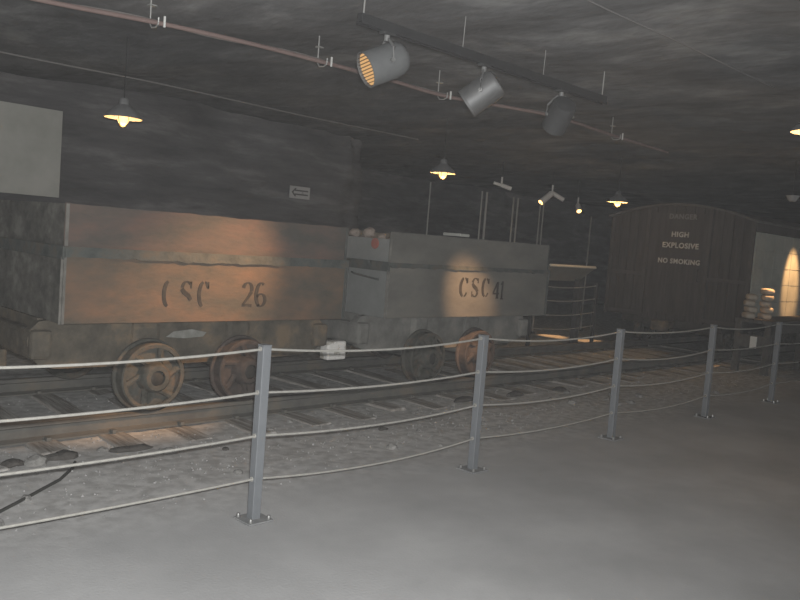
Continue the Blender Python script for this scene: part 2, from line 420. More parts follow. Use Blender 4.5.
WR = .272
def wheel_mesh(name, m, seed=0):
    """cast spoked wheel, axis along local Y, outer face toward -Y"""
    mx = Matrix.Rotation(PI / 2, 4, 'X')     # local Z -> -Y
    s = MB()
    # tread and flange ring (heights along -Y: + is outwards)
    s.lathe([(.235, .05), (.262, .055), (WR, .045), (WR + .004, -.045), (WR + .024, -.055), (WR + .026, -.075), (WR + .016, -.085), (.235, -.085), (.235, .05)], 48, mx)
    s.lathe([(.24, .012), (.24, -.05), (.07, -.05), (.07, .012), (.24, .012)], 40, mx)   # web
    s.lathe([(.135, .0), (.125, .05), (.112, .105), (.098, .118), (.062, .118), (.062, -.08), (.12, -.08), (.135, 0)], 32, mx)
    for k in range(6):
        a0 = k * PI / 3 + .2 + seed
        pts = []
        for i in range(7):
            t = i / 6; rr = .10 + t * .145; aa = a0 + .35 * math.sin(t * PI * .5)
            pts.append((rr * math.cos(aa), -.012 - .02 * (1 - t), rr * math.sin(aa)))
        s.tube(pts, [.036, .03, .027, .026, .028, .033, .04], 8)
    return s.build(name, m, smooth=True)
wheel_p = {}
def add_wheel(parent, x, y, m, face, rot):
    key = (m, round(rot, 1))
    if key not in wheel_p:
        o = wheel_mesh('wheel', M[m]); wheel_p[key] = o; o.parent = parent
        mx = Matrix.Rotation(PI / 2, 4, 'X')
        b = MB().lathe([(0, .108), (.05, .106), (.062, .098), (.062, -.05), (0, -.05)], 24, mx).build('axle_end', M['bore'], o, smooth=True)
    else: o = copy_tree(wheel_p[key], parent)
    o.location = (x, y, RH + .006 + WR); o.rotation_euler = (0, rot, 0 if face < 0 else PI)
    return o

def ragged(pts, amp, sd, key):
    return [(a, b + amp * fbm(a * 4 + sd, key, 0, 4)) for a, b in pts]

def mine_car(name, label, X0, X1, side_m, end_m, frame_m, wheels, lipsd, salt_end=False, lip=.062):
    cx = (X0 + X1) / 2; hl = (X1 - X0) / 2; hw = TY - 5.72
    root = empty(name, label, 'mine car', (cx, TY, 0), 'ore cars on the track')
    zb, zr, zt = .88, 1.43, 1.74
    t = .014
    # lower hopper: two side plates, two end plates, floor
    for sd in (-1, 1):
        s = MB(); s.box(-hl, hl, sd * hw - (t if sd > 0 else 0), sd * hw + (t if sd < 0 else 0), zb, zr - .02, .004)
        s.build('side_plate', M[side_m], root)
        s = MB(); xe = sd * hl
        s.box(xe - (t if sd > 0 else 0), xe + (t if sd < 0 else 0), -hw + t, hw - t, zb, zr - .02, .004)
        s.build('end_plate', M[end_m], root)
        # upper side boards: thin bent sheet with a wavy top edge, set just inside the strap
        s = MB(); n = 44
        yy = sd * (hw - .012); rows = []
        for i in range(n + 1):
            x = -hl + 2 * hl * i / n; col = []
            for k in range(5):
                f = k / 4
                z = zr - .01 + f * (zt + .012 * fbm(i * .21 + lipsd, sd * 2.0, 0, 3) - zr + .01)
                y = yy + f * .010 * fbm(x * 1.7 + lipsd, sd, 1, 3)
                col.append((x, y, z))
            rows.append(col)
        A = [[s.bm.verts.new(c) for c in col] for col in rows]
        B = [[s.bm.verts.new((c[0], c[1] - .008 * sd, c[2])) for c in col] for col in rows]
        for i in range(n):
            for k in range(4):
                s.bm.faces.new((A[i][k], A[i + 1][k], A[i + 1][k + 1], A[i][k + 1])); s.bm.faces.new((B[i][k], B[i][k + 1], B[i + 1][k + 1], B[i + 1][k]))
            s.bm.faces.new((A[i][4], A[i + 1][4], B[i + 1][4], B[i][4])); s.bm.faces.new((A[i][0], B[i][0], B[i + 1][0], A[i + 1][0]))
        for i in (0, n):
            for k in range(4): s.bm.faces.new((A[i][k], A[i][k + 1], B[i][k + 1], B[i][k]))
        s.build('side_board', M['car_rust_upper' if side_m == 'car_rust' else side_m], root, smooth=True)
        s = MB(); ez = zt - (.075 if (salt_end and sd < 0) else .0)
        s.box(sd * (hl - .02) - .006, sd * (hl - .02) + .006, -hw + .02, hw - .02, zr - .01, ez, .003)
        s.build('end_board', M[end_m], root)
        # strap along the seam: ragged lower lip
        s = MB(); n = 60
        lo = [(-hl + 2 * hl * i / n, zr - lip - .022 * abs(fbm(i * .33 + lipsd, 3.3, sd, 4))) for i in range(n + 1)]
        for i in range(n):
            y0 = sd * (hw + .002); y1 = sd * (hw + .026)
            p = [(lo[i][0], lo[i][1]), (lo[i + 1][0], lo[i + 1][1]), (lo[i + 1][0], zr + .006), (lo[i][0], zr + .006)]
            A = [s.bm.verts.new((x, y0, z)) for x, z in p]; B = [s.bm.verts.new((x, y1 - sd * (.012 if k > 1 else 0), z)) for k, (x, z) in enumerate(p)]
            s.bm.faces.new(A); s.bm.faces.new(B[::-1])
            for k in range(4): s.bm.faces.new((A[k], B[k], B[(k + 1) % 4], A[(k + 1) % 4]))
        s.build('seam_strap', M['strap'], root)
        s = MB(); xe = sd * (hl + .018)
        s.box(min(xe, sd * hl), max(xe, sd * hl), -hw - .02, hw + .02, zr - .085, zr + .01, .006)
        s.build('seam_strap', M['strap'], root)
    s = MB(); s.box(-hl + t, hl - t, -hw + t, hw - t, zb, zb + .02); s.build('hopper_floor', M[end_m], root)
    for sx in (-1, 1):
        for sy in (-1, 1):
            s = MB()
            s.box(sx * hl - .02, sx * hl + .02, sy * hw - .005, sy * hw + .005, zb, zr - .07, .002)
            s.box(sx * hl - .005, sx * hl + .005, sy * hw - .02, sy * hw + .02, zb, zr - .07, .002)
            s.box(sx * (hl - .016) - .012, sx * (hl - .016) + .012, sy * (hw - .010) - .006, sy * (hw - .010) + .006, zr + .01, zt - (.075 if salt_end and sx < 0 else 0), .002)
            s.build('corner_angle', M['corner' if sx < 0 else 'strap'], root)
    # underframe: sills with a rounded belly, bolsters, end beams
    s = MB()
    sill = [(-hl + .06, .875), (-hl - .03, .86), (-hl - .09, .80), (-hl - .11, .72), (-hl - .09, .62), (-hl - .02, .535), (-hl + .10, .50), (-.1, .485), (hl - .25, .50), (hl - .02, .56), (hl + .03, .66), (hl + .02, .80), (hl - .04, .875)]
    for yy in (-.66, .57):
        s.prism(sill, lambda x, z, y=yy: Vector((x, y, z)), lambda x, z, y=yy: Vector((x, y + .09, z)))
    s.build('underframe', M[frame_m], root)
    for sx in (-1, 1):
        s = MB(); s.box(sx * hl - .10, sx * hl + .06, -.72, .72, .58, .80, .03); s.build('end_beam', M[frame_m], root)
    wx = [w[0] - cx for w in wheels]
    for x in wx:
        s = MB(); s.box(x - .13, x + .13, -.70, .70, .40, .86, .05); s.build('bolster', M[frame_m], root)
        s = MB(); s.tube([(x, -.80, RH + WR + .006), (x, .80, RH + WR + .006)], .05, 14); s.build('axle', M['bore'], root, smooth=True)
    s = MB(); s.box(-hl - .02, hl + .02, -.60, .60, .80, .88); s.build('deck', M[frame_m], root)
    for (w, x) in zip(wheels, wx):
        add_wheel(root, x, -.80 + .005, w[1], -1, w[2]); add_wheel(root, x, .80 - .005, w[1], 1, w[2])
    return root, hl, hw

car1, hl, hw = mine_car('mine_car', 'rusty open ore car stencilled with the number 26, nearer of the two', 2.37, 5.02, 'car_rust', 'car_end', 'frame',
                [(3.19, 'wheel', .3), (4.07, 'wheel_red', .9)], 1.3)
cx1 = (2.37 + 5.02) / 2
ym = (-hw - .004, -hw + .001)
for ch, x0, x1, wn in (('C', 3.145, 3.25, True), ('S', 3.30, 3.41, True), ('C', 3.455, 3.56, 'half'), ('2', 3.875, 3.99, False), ('6', 4.012, 4.128, False)):
    s = MB(); glyph(ch, s, x0 - cx1, 1.0, x1 - x0, .212, ym, wn)
    s.build('letter', M['ink'], car1)['label'] = 'black stencilled character ' + ch
s = MB()   # chalk smear on the sill
poly = [(-.32, .715), (-.25, .76), (-.08, .775), (.06, .745), (.03, .71), (-.15, .70)]
s.prism(poly, lambda x, z: Vector((x, -.664, z)), lambda x, z: Vector((x, -.655, z)))
o = s.build('chalk_mark', M['chalk'], car1); o['label'] = 'pale scuffed chalk mark'
# couplers
def coupler(parent, x, sx, ln, y0=-.2, y1=.2, z0=.38, z1=.58, m='frame'):
    s = MB(); s.box(min(x, x + sx * (ln - .06)), max(x, x + sx * (ln - .06)), -.09, .09, .42, .57, .015); s.build('drawbar', M['frame'], parent)
    a, b = x + sx * (ln - (.25 if m == 'white_paint' else .30)), x + sx * ln
    s = MB(); s.box(min(a, b), max(a, b), y0, y1, z0, z1, .02)
    c = s.build('coupler', M[m], parent)
    s = MB(); s.box(x + sx * (ln - .12) - .02, x + sx * (ln - .12) + .02, -.03, .03, z1 - .02, z1 + .07, .008); s.build('coupling_pin', M['frame'], c)
    return c
coupler(car1, hl + .06, 1, .375, -.58, -.45, .41, .60, 'white_paint')['label'] = 'white painted coupler block with chipped edges'
coupler(car1, -hl - .04, -1, .40)

car2, hl2, hw2 = mine_car('mine_car', 'grey open ore car stencilled with the number 41, farther of the two', 5.575, 8.30, 'car_grey', 'car_end_lit', 'frame_grey',
                [(6.41, 'wheel', .5), (7.29, 'wheel_red', 1.2)], 7.9, True, .032)
cx2 = (5.575 + 8.30) / 2
for ch, x0, x1, z, h in (('C', 6.66, 6.80, 1.10, .215), ('S', 6.86, 6.99, 1.10, .215), ('C', 7.04, 7.17, 1.10, .215), ('4', 7.245, 7.36, 1.085, .19), ('1', 7.37, 7.46, 1.075, .21)):
    s = MB(); glyph(ch, s, x0 - cx2, z, x1 - x0, h, ym, False)
    s.build('letter', M['ink'], car2)['label'] = 'black stencilled character ' + ch
mxr = Matrix.Translation((-hl2 + .008, 5.955 - TY, 1.612)) @ Matrix.Rotation(-PI / 2, 4, 'Y')
s = MB(); s.lathe([(0, .008), (.045, .007), (.055, .002), (.055, -.004), (0, -.004)], 20, mxr)
s.build('red_spot', M['red'], car2)['label'] = 'faded red painted spot'
s = MB(); s.tube([(-hl2 - .012, -.45, 1.30), (-hl2 - .03, -.50, 1.29), (-hl2 - .03, -.84, 1.26), (-hl2 - .01, -.86, 1.255)], .010, 8)
s.build('grab_bar', M['strap'], car2)
coupler(car2, hl2 + .02, 1, .34)
s = MB(); s.box(-hl2 - .145, -hl2 - .05, -.12, .12, .43, .56, .02); s.build('drawbar', M['frame_grey'], car2)
# salt carried in car 41
n = 26; bm = bmesh.new()
V = [[None] * (n + 1) for _ in range(n + 1)]
for i in range(n + 1):
    for j in range(n + 1):
        x = 5.62 + 2.60 * i / n; y = 5.76 + 1.87 * j / n
        e = min(i, n - i, j, n - j) / n
        V[i][j] = bm.verts.new((x, y, 1.44 + .26 * min(1, e * 5) * (1 - .72 * i / n) + .05 * fbm(x * 4, y * 4, 2, 4)))
for i in range(n):
    for j in range(n): bm.faces.new((V[i][j], V[i + 1][j], V[i + 1][j + 1], V[i][j + 1]))
B = {}
for i in range(n + 1):
    for j in range(n + 1):
        if i in (0, n) or j in (0, n): B[(i, j)] = bm.verts.new((V[i][j].co.x, V[i][j].co.y, .905))
ring = [(i, 0) for i in range(n)] + [(n, j) for j in range(n)] + [(i, n) for i in range(n, 0, -1)] + [(0, j) for j in range(n, 0, -1)]
for k in range(len(ring)):
    a, b = ring[k], ring[(k + 1) % len(ring)]
    bm.faces.new((V[a[0]][a[1]], B[a], B[b], V[b[0]][b[1]]))
bm.faces.new([B[k] for k in ring])
s = MB(); s.bm.free(); s.bm = bm
tag(s.build('salt_load', M['salt']), 'heap of broken pinkish salt filling the ore car numbered 41', 'salt', kind='stuff')
for (x, y, z, r, lab) in [(5.70, 6.40, 1.725, .065, 'pinkish salt lump peeping over the end of car 41, lower left one'),
                          (5.76, 6.24, 1.735, .075, 'pale salt lump peeping over the end of car 41, middle of three'),
                          (5.72, 6.00, 1.70, .05, 'flat brownish salt lump above the red spot of car 41')]:
    o = rock_mesh('salt_lump', x * 9, r, M['salt'], .7); o.location = (x, y, z - .02); tag(o, lab, 'salt lump', 'salt lumps on the load of car 41')
s = MB(); s.box(6.58, 6.74, 5.70, 5.95, 1.752, 1.785, .008)
tag(s.build('board_offcut', M['board']), 'short flat pale board resting on the top edge of car 41', 'board')

# ------------------------------------------------------------------ near fence
FY = 3.73; PX = [.72, 2.705, 4.665, 6.65, 8.61, 10.50, 12.45]; PH = 1.018
CABZ = (.993, .743, .493, .242)
pw = .0285
def make_post():
    r = empty('fence_post', '', 'fence post', (0, 0, 0), 'posts of the walkway fence')
    s = MB(); s.box(-pw, pw, -pw, pw, .008, PH - .008, .004); s.build('tube', M['post'], r)
    s = MB(); s.box(-pw - .001, pw + .001, -pw - .001, pw + .001, PH - .009, PH, .003); s.build('cap', M['post'], r)
    s = MB(); s.box(-.085, .085, -.085, .085, 0, .010, .003); s.build('base_plate', M['plate'], r)
    for sx in (-1, 1):
        for sy in (-1, 1):
            s = MB(); s.lathe([(0, .034), (.009, .032), (.011, .022), (.012, .012), (.012, .008), (0, .008)], 10, Matrix.Translation((sx * .062, sy * .062, 0)))
            s.build('anchor_bolt', M['bolt'], r)
    for z in CABZ:
        for sx in (-1, 1):
            s = MB(); s.lathe([(.0085, 0), (.014, 0), (.014, .006), (.0085, .006)], 12, Matrix.Translation((sx * pw, 0, z)) @ Matrix.Rotation(sx * PI / 2, 4, 'Y'), close=True)
            s.build('grommet', M['rope'], r)
    return r
plab = ['blue-grey square steel fence post at the open left end of the cable fence',
        'blue-grey square steel fence post nearest the camera, below the number 26 on the ore car',
        'blue-grey square steel fence post in front of the reddish wheel of car 41',
        'blue-grey square steel fence post left of the dark boxcar, third along the fence',
        'blue-grey square steel fence post in front of the boxcar lettering, fourth along the fence',
        'dim steel fence post before the stack of sacks, last one at the right',
        'steel fence post at the far right end of the cable fence']
post0 = make_post()
for i, x in enumerate(PX):
    o = post0 if i == 0 else copy_tree(post0)
    o.location = (x, FY, 0.001); o['label'] = plab[i]; o.rotation_euler = (random.uniform(-.004, .004), random.uniform(-.004, .004), 0)
SAG = [[.038, .05, .055, .04, .05, .03], [.026, .035, .045, .055, .03, .03], [.020, .045, .05, .05, .04, .03], [.014, .06, .04, .055, .05, .03]]
clab = ['topmost', 'second', 'third', 'lowest']
for k, z in enumerate(CABZ):
    pts = []
    for i, (a, b) in enumerate(zip(PX, PX[1:])):
        n = 20
        for q in range(n if i < len(PX) - 2 else n + 1):
            t = q / n
            pts.append((a + (b - a) * t, FY, z - SAG[k][i] * .85 * 4 * t * (1 - t)))
    s = MB(); s.tube(pts, .0072, 8)
    tag(s.build('fence_cable', M['rope'], smooth=True), '%s of the four sagging off-white cables of the near fence%s' % (clab[k], ' from the top' if k in (1, 2) else ''), 'cable', 'cables of the walkway fence')

# ------------------------------------------------------------------ far fence with a reading panel
FY2 = 8.0
fp0 = None
for x, lab in ((11.2, 'far fence post hidden behind the right end of car 41'), (13.2, 'thin dim fence post beyond the track, left of the dark boxcar')):
    r = empty('fence_post', lab, 'fence post', (x, FY2, .001), 'posts of the fence beyond the track')
    s = MB(); s.box(-pw, pw, -pw, pw, .008, 1.15, .004); s.build('tube', M['can_dark'], r)
    s = MB(); s.box(-.085, .085, -.085, .085, 0, .010, .003); s.build('base_plate', M['plate'], r)
for k, z in enumerate((1.10, .86, .61, .36)):
    s = MB(); pts = [(11.2 + 2.0 * q / 16, FY2, z - .05 * 4 * (q / 16) * (1 - q / 16)) for q in range(17)]
    s.tube(pts, .0085, 6)
    tag(s.build('fence_cable', M['rope'], smooth=True), '%s of the dim cables strung beyond the track behind car 41' % clab[k], 'cable', 'cables of the far fence')
r = empty('reading_panel', 'tilted grey reading panel on a square column beyond car 41', 'information panel', (12.72, 8.08, 0))
s = MB(); s.box(-.07, .07, -.05, .05, 0, 1.20, .006); s.build('column', M['can_dark'], r)
mxp = Matrix.Translation((-.52, .0, 1.30)) @ Matrix.Rotation(math.radians(-38), 4, 'X')
s = MB(); s.box(-.70, .75, -.22, .22, -.012, .012, .004, mxp); s.build('board', M['panel'], r)
mxl = Matrix.Translation((-.52, 0, 1.30)) @ Matrix.Rotation(math.radians(-38), 4, 'X') @ Matrix.Translation((0, -.225, 0))
s = MB(); s.box(-.70, .75, -.012, .012, -.02, .02, .003, mxl); s.build('lip', M['panel_glint'], r)['label'] = 'upper lip painted pale as reflected light'

# ------------------------------------------------------------------ boxcar
BX0, BX1, BY0, BY1 = 13.6, 18.4, 5.36, 8.05
by = (BY0 + BY1) / 2; bw = (BY1 - BY0) / 2
box = empty('boxcar', 'dark boxcar with arched roof and explosives warning on its end', 'railway car', (BX0, by, 0))
def roof_z(y):  # y from -bw to bw
    return 2.44 + .25 * (1 - (abs(y) / bw) ** 2.0)
s = MB()
poly = [(-bw + .03, .62)] + [(-bw + .03 + (2 * bw - .06) * i / 20, roof_z(-bw + .03 + (2 * bw - .06) * i / 20) - .02) for i in range(21)] + [(bw - .03, .62)]
s.prism(poly, lambda y, z: Vector((.03, y, z)), lambda y, z: Vector((.06, y, z)))
n = 15
for i in range(n):    # vertical boards
    a = -bw + .03 + (2 * bw - .06) * i / n + .004; b = -bw + .03 + (2 * bw - .06) * (i + 1) / n - .004
    s.prism([(a, .62), (a, roof_z(a) - .03), (b, roof_z(b) - .03), (b, .62)], lambda y, z: Vector((.012, y, z)), lambda y, z: Vector((.032, y, z)))
s.build('end_wall', M['boxcar'], box)
s = MB()
s.box(BX1 - BX0 - .06, BX1 - BX0 - .02, -bw + .03, bw - .03, .62, 2.42); s.box(.06, BX1 - BX0 - .02, bw - .07, bw - .03, .62, 2.42)
s.box(.06, BX1 - BX0 - .02, -bw + .03, bw - .03, .62, .70)
s.build('body', M['boxcar'], box)
s = MB()
top = [(-bw - .05 + (2 * bw + .1) * i / 24, roof_z(max(-bw, min(bw, -bw - .05 + (2 * bw + .1) * i / 24)))) for i in range(25)]
poly = top + [(y, z - .035) for y, z in top[::-1]]
for i in range(24):
    q = [top[i], top[i + 1], (top[i + 1][0], top[i + 1][1] - .035), (top[i][0], top[i][1] - .035)]
    s.prism(q, lambda y, z: Vector((-.05, y, z)), lambda y, z: Vector((BX1 - BX0 + .03, y, z)))
bmesh.ops.remove_doubles(s.bm, verts=s.bm.verts[:], dist=.0005)
s.build('roof', M['boxcar_roof'], box)
for yy, nm in ((-bw + .045, 'corner_post'), (bw - .045, 'corner_post'), (7.29 - by, 'door_post'), (6.14 - by, 'door_post')):
    s = MB(); s.box(-.012, .03, yy - .035, yy + .035, .62, roof_z(yy) - .04, .006); s.build(nm, M['boxcar_post'], box)
s = MB(); d0, d1 = 6.18 - by, 7.25 - by
s.box(.0, .03, d0, d1, .72, 2.52, .004)
dr = s.build('end_door', M['boxcar'], box)
s = MB(); s.tube([(0, d0 + .10, 1.35), (-.03, d0 + .10, 1.35), (-.03, d0 + .10, 1.55), (0, d0 + .10, 1.55)], .010, 8); s.build('handle', M['boxcar_post'], dr, smooth=True)
s = MB()
for z in (.68, 1.4):
    for a, b in ((-bw + .08, d0 - .05), (d1 + .05, bw - .08)):
        s = MB(); s.box(-.008, .02, a, b, z - .03, z + .03, .004); s.build('cross_rail', M['boxcar_post'], box)
def text_mesh(name, txt, size, mtl, parent, loc, bold=.0, sx=1.0):
    cu = bpy.data.curves.new(name, 'FONT'); cu.body = txt; cu.size = size; cu.extrude = .003; cu.offset = bold
    cu.align_x = 'CENTER'; cu.align_y = 'CENTER'; cu.space_character = 1.12; cu.resolution_u = 3
    t = bpy.data.objects.new('tmp', cu); COL.objects.link(t)
    dg = bpy.context.evaluated_depsgraph_get(); me = bpy.data.meshes.new_from_object(t.evaluated_get(dg))
    bpy.data.objects.remove(t)
    me.name = name; me.materials.clear(); me.materials.append(mtl)
    o = bpy.data.objects.new(name, me); COL.objects.link(o); o.parent = parent
    o.location = loc; o.rotation_euler = (PI / 2, 0, -PI / 2); o.scale = (sx, 1, 1)
    return o
ty = 6.70 - by
for txt, z, sz, ss, dy in (('DANGER', 2.455, .125, .95, -.05), ('HIGH', 2.14, .125, 1.0, -.03), ('EXPLOSIVE', 1.945, .13, .98, -.05), ('NO SMOKING', 1.665, .12, .95, -.05)):
    o = text_mesh('lettering', txt, sz, M['letter' if txt != 'DANGER' else 'shade'], box, (-.006, ty + dy, z), .0035, ss)
    o['label'] = 'faded white letters reading ' + txt
# near side: pale panels
s = MB(); L = BX1 - BX0
s.box(.05, L - .02, -bw + .03, -bw + .06, .70, 2.42)
zs = [.80, 1.09, 1.38, 1.67, 1.96, 2.24]; xs = [.06, .48, .90, 1.32, 1.73, 2.15, 2.57, 3.0, 3.45, 3.9, 4.35, 4.76]
for a, b in zip(xs, xs[1:]):
    for c, d in zip(zs, zs[1:]):
        s.box(a + .006, b - .006, -bw + .006, -bw + .032, c + .005, d - .005, .004)
s.build('side_panel', M['side'], box)['label'] = 'pale grey panelled side'
s = MB(); s.box(.0, L, -bw - .01, -bw + .04, 2.26, 2.41, .006); s.build('eave_board', M['boxcar'], box)
s = MB(); s.box(.0, L, -.95, .95, .50, .63, .01); s.build('underframe', M['bore'], box)
for x in (.55, 1.35, 3.4, 4.2):
    add_wheel(box, x, TY - by - .795, 'wheel', -1, .3); add_wheel(box, x, TY - by + .795, 'wheel', 1, .3)
    s = MB(); s.tube([(x, TY - by - .80, .441), (x, TY - by + .80, .441)], .05, 12); s.build('axle', M['bore'], box, smooth=True)
for x in (.95, 3.8):
    s = MB(); s.box(x - .62, x + .62, TY - by - .70, TY - by + .70, .40, .52, .02); s.build('truck_frame', M['bore'], box)
s = MB(); s.box(-.32, .05, TY - by - .09, TY - by + .09, .47, .60, .02); s.box(-.46, -.30, TY - by - .15, TY - by + .13, .44, .62, .03); s.build('coupler', M['frame'], box)

# loading dock with sacks
DX0, DX1, DY0, DY1, DZ = 12.98, 17.4, 4.72, 5.30, .845
dk = empty('loading_dock', 'low dark plank loading dock alongside the boxcar', 'platform', (DX0, DY0, 0))
s = MB(); n = 4
for i in range(n):
    s.box(0, DX1 - DX0, (DY1 - DY0) * i / n + .004, (DY1 - DY0) * (i + 1) / n - .004, DZ - .05, DZ, .004)
s.box(.02, DX1 - DX0 - .02, .01, .05, DZ - .20, DZ - .05); s.box(.02, DX1 - DX0 - .02, .53, .57, DZ - .20, DZ - .05)
s.build('deck', M['dock'], dk)
for x in (.06, 1.5, 2.9, 4.34):
    for y in (.06, .52):
        s = MB(); s.box(x - .05, x + .05, y - .05, y + .05, -.01, DZ - .05, .006); s.build('leg', M['dock'], dk)
s = MB(); s.box(-.02, .012, .20, .30, .40, .585, .004); s.build('marker_plate', M['tag'], dk)['label'] = 'small white marker plate on the end'
s = MB(); s.box(.0, .03, .02, .56, .40, .60, .004); s.build('end_board', M['dock'], dk)
def sack(seed):
    s = MB(); bmesh.ops.create_uvsphere(s.bm, u_segments=20, v_segments=12, radius=1)
    for q in s.bm.verts:
        d = q.co.copy()
        x = math.copysign(abs(d.x) ** .6, d.x); y = math.copysign(abs(d.y) ** .6, d.y); z = math.copysign(abs(d.z) ** .75, d.z)
        k = 1 + .06 * fbm(d.x * 2 + seed, d.y * 2, d.z * 2, 3)
        q.co = Vector((x * .15 * k, y * .088 * k, z * .052 * k))
    return s.build('sack', M['sack'], smooth=True)
sk = [sack(0), sack(3.7)]
i = 0
for cxk, cyk, cnt, nm in ((13.52, 5.04, 5, 'right'), (13.20, 5.17, 4, 'left')):
    for k in range(cnt):
        o = sk[i] if i < 2 else part(sk[i % 2], None); i += 1
        o.location = (cxk + .015 * math.sin(k * 2.1), cyk + .01 * math.cos(k * 3), DZ + .050 + k * .100)
        o.rotation_euler = (0, 0, .55 + .15 * math.sin(k * 1.7 + cxk))
        tag(o, 'pale canvas sack on the loading dock, %s in the %s stack' % ((['bottom one', 'second from the bottom', 'third from the bottom', 'fourth from the bottom', 'topmost'][k] if k < cnt - 1 else 'topmost'), nm), 'sack', 'sacks stacked on the loading dock')

# ------------------------------------------------------------------ pendant lamps
def make_pendant(lit=True):
    r = empty('pendant_lamp', '', 'lamp', (0, 0, 0), 'pendant lamps over the track')
    s = MB()
    s.lathe([(.168, 0), (.170, .006), (.15, .035), (.11, .075), (.07, .105), (.045, .125), (.042, .165), (.030, .18), (0, .182)], 36)
    s.build('shade', M['shade'], r, smooth=True)
    s = MB(); s.lathe([(.166, .001), (.146, .032), (.106, .071), (.06, .10), (0, .11)], 36); s.build('lining', M['shade_in'], r, smooth=True)
    s = MB(); s.lathe([(0, -.062), (.022, -.058), (.042, -.040), (.053, -.012), (.055, .02), (.048, .06), (0, .07)], 24); b = s.build('bulb', M['bulb'], r, smooth=True)
    for k in range(4):
        a = k * PI / 2 + .4; s = MB()
        s.tube([(math.cos(a) * rr, math.sin(a) * rr, z) for rr, z in ((.060, .03), (.061, -.01), (.050, -.042), (.028, -.066), (0, -.072))], .0028, 6)
        s.build('guard_wire', M['guard'], r)
    s = MB(); s.tube([(0, 0, .17), (0, 0, .78)], .0035, 6); s.build('cord', M['cord'], r)
    return r
def pendant_light(r, e):
    l = bpy.data.lights.new('lamp_glow', 'POINT'); l.energy = e; l.color = (1, .60, .25); l.shadow_soft_size = .05
    o = bpy.data.objects.new('lamp_glow', l); COL.objects.link(o); o.parent = r; o.location = (0, 0, -.085)
pend0 = make_pendant()
PL = [((3.42, 7.10, 2.565), 'lit pendant lamp with grey shade above ore car 26, leftmost', 5),
      ((7.81, 7.147, 2.565), 'lit pendant lamp with grey shade above ore car 41', 6),
      ((12.03, 7.05, 2.565), 'lit pendant lamp with grey shade at the upper left corner of the boxcar', 13),
      ((6.82, 2.33, 2.765), 'lit pendant lamp cut off by the right edge, above the walkway', 8)]
prs = []
for i, (p, lab, e) in enumerate(PL):
    o = pend0 if i == 0 else copy_tree(pend0)
    o.location = p; o['label'] = lab; prs.append((o, e))
for o, e in prs: pendant_light(o, e)
# pale unlit shade at the far right
r = empty('pendant_lamp', 'small pale unlit pendant shade above the boxcar at the right', 'lamp', (13.16, 4.69, 2.76), 'pendant lamps over the track')
s = MB(); s.lathe([(.10, .06), (.098, .055), (.07, 0), (.045, -.03), (0, -.035)], 28); s.build('shade', M['shade_pale'], r, smooth=True)
s = MB(); s.tube([(0, 0, .0), (0, 0, .6)], .006, 6); s.build('cord', M['cord'], r)

# ------------------------------------------------------------------ lighting track with three cans
BYT = 3.98
r = empty('lighting_track', 'long dark lighting track hanging from the rock ceiling', 'lighting track', (3.45, BYT, 3.018))
s = MB()
s.box(0, 2.95, -.024, .024, .012, .062, .003); s.box(0, 2.95, -.030, -.020, -.006, .014); s.box(0, 2.95, .020, .030, -.006, .014)
s.build('bar', M['bar'], r)
for x in (.03, 2.90, 1.0, 2.0):
    s = MB(); s.tube([(x, 0, .05), (x + .01, 0, .39)], .0055 if x in (.03, 2.90) else .003, 8); s.build('hanger_rod', M['hanger'], r)
def aim_matrix(d):
    z = Vector(d).normalized(); x = Vector((0, 0, 1)).cross(z).normalized(); y = z.cross(x)
    return Matrix((x, y, z)).transposed().to_4x4()
def make_can(name, label, x, zc, d, m, R0, Ln, lensmat, yoke_out, cap_round):
    r = empty(name, label, 'spotlight', (x, BYT, zc), 'can spotlights on the lighting track')
    mx = aim_matrix(d)      # local +Z is the beam
    s = MB()
    h = Ln / 2
    prof = [(R0 - .006, h - .03), (R0 - .006, h), (R0, h), (R0 + .004, h - .012), (R0, h - .02), (R0, -h + .03), (R0 - .01, -h + .008), (R0 - .03, -h), (0, -h)]
    if cap_round: prof = [(R0 - .006, h - .03), (R0 - .006, h), (R0, h), (R0, -h + .10), (R0 * .93, -h + .05), (R0 * .78, -h + .015), (R0 * .60, -h), (0, -h)]
    s.lathe(prof, 40, mx); s.build('housing', M[m], r, smooth=True)
    s = MB(); s.lathe([(0, h - .022), (R0 - .007, h - .022), (R0 - .007, h - .03), (0, h - .03)], 40, mx); ln = s.build('lens', M[lensmat], r)
    s = MB()
    for k in range(-5, 6):
        yy = k * R0 / 5.6; w = math.sqrt(max(.0001, (R0 - .01) ** 2 - yy * yy))
        s.box(-w, w, yy - .0025, yy + .0025, h - .020, h - .006, 0, mx)
    s.build('louvre', M['louvre'], r)
    # yoke arms either side meeting at the track clamp
    s = MB(); ax = (mx @ Vector((1, 0, 0))).normalized()
    topz = 3.018 - zc
    for sd in (-1, 1):
        p0 = ax * sd * (R0 + .012); p1 = p0 + Vector((0, 0, R0 * .7)); p2 = Vector((ax.x * sd * .03, ax.y * sd * .03, topz - .05))
        s.tube([p0, p1, p2], .009, 8)
    s.tube([(0, 0, topz - .06), (0, 0, topz + .01)], .02, 12)
    s.build('yoke', M['yoke'], r, smooth=True)
    s = MB(); s.box(-.05, .05, -.03, .03, topz - .022, topz, .005); s.build('track_adapter', M['can_dark'], r)
    for sd in (-1, 1):
        s = MB(); s.lathe([(0, .014), (.014, .014), (.016, 0), (0, 0)], 12, Matrix.Translation(ax * sd * (R0 + .004)) @ aim_matrix(ax * sd)); s.build('pivot_knob', M['bolt'], r)
    return r
D2 = Vector((3.55, 5.72, 1.16)) - Vector((4.707, BYT, 2.80)); D3 = Vector((6.84, 5.72, 1.05)) - Vector((5.73, BYT, 2.80))
make_can('can_spotlight', 'grey can spotlight with a glowing amber ribbed lens, left of three', 3.70, 2.818, (-.84, .316, -.441), 'can_matt', .118, .30, 'lens', True, True)
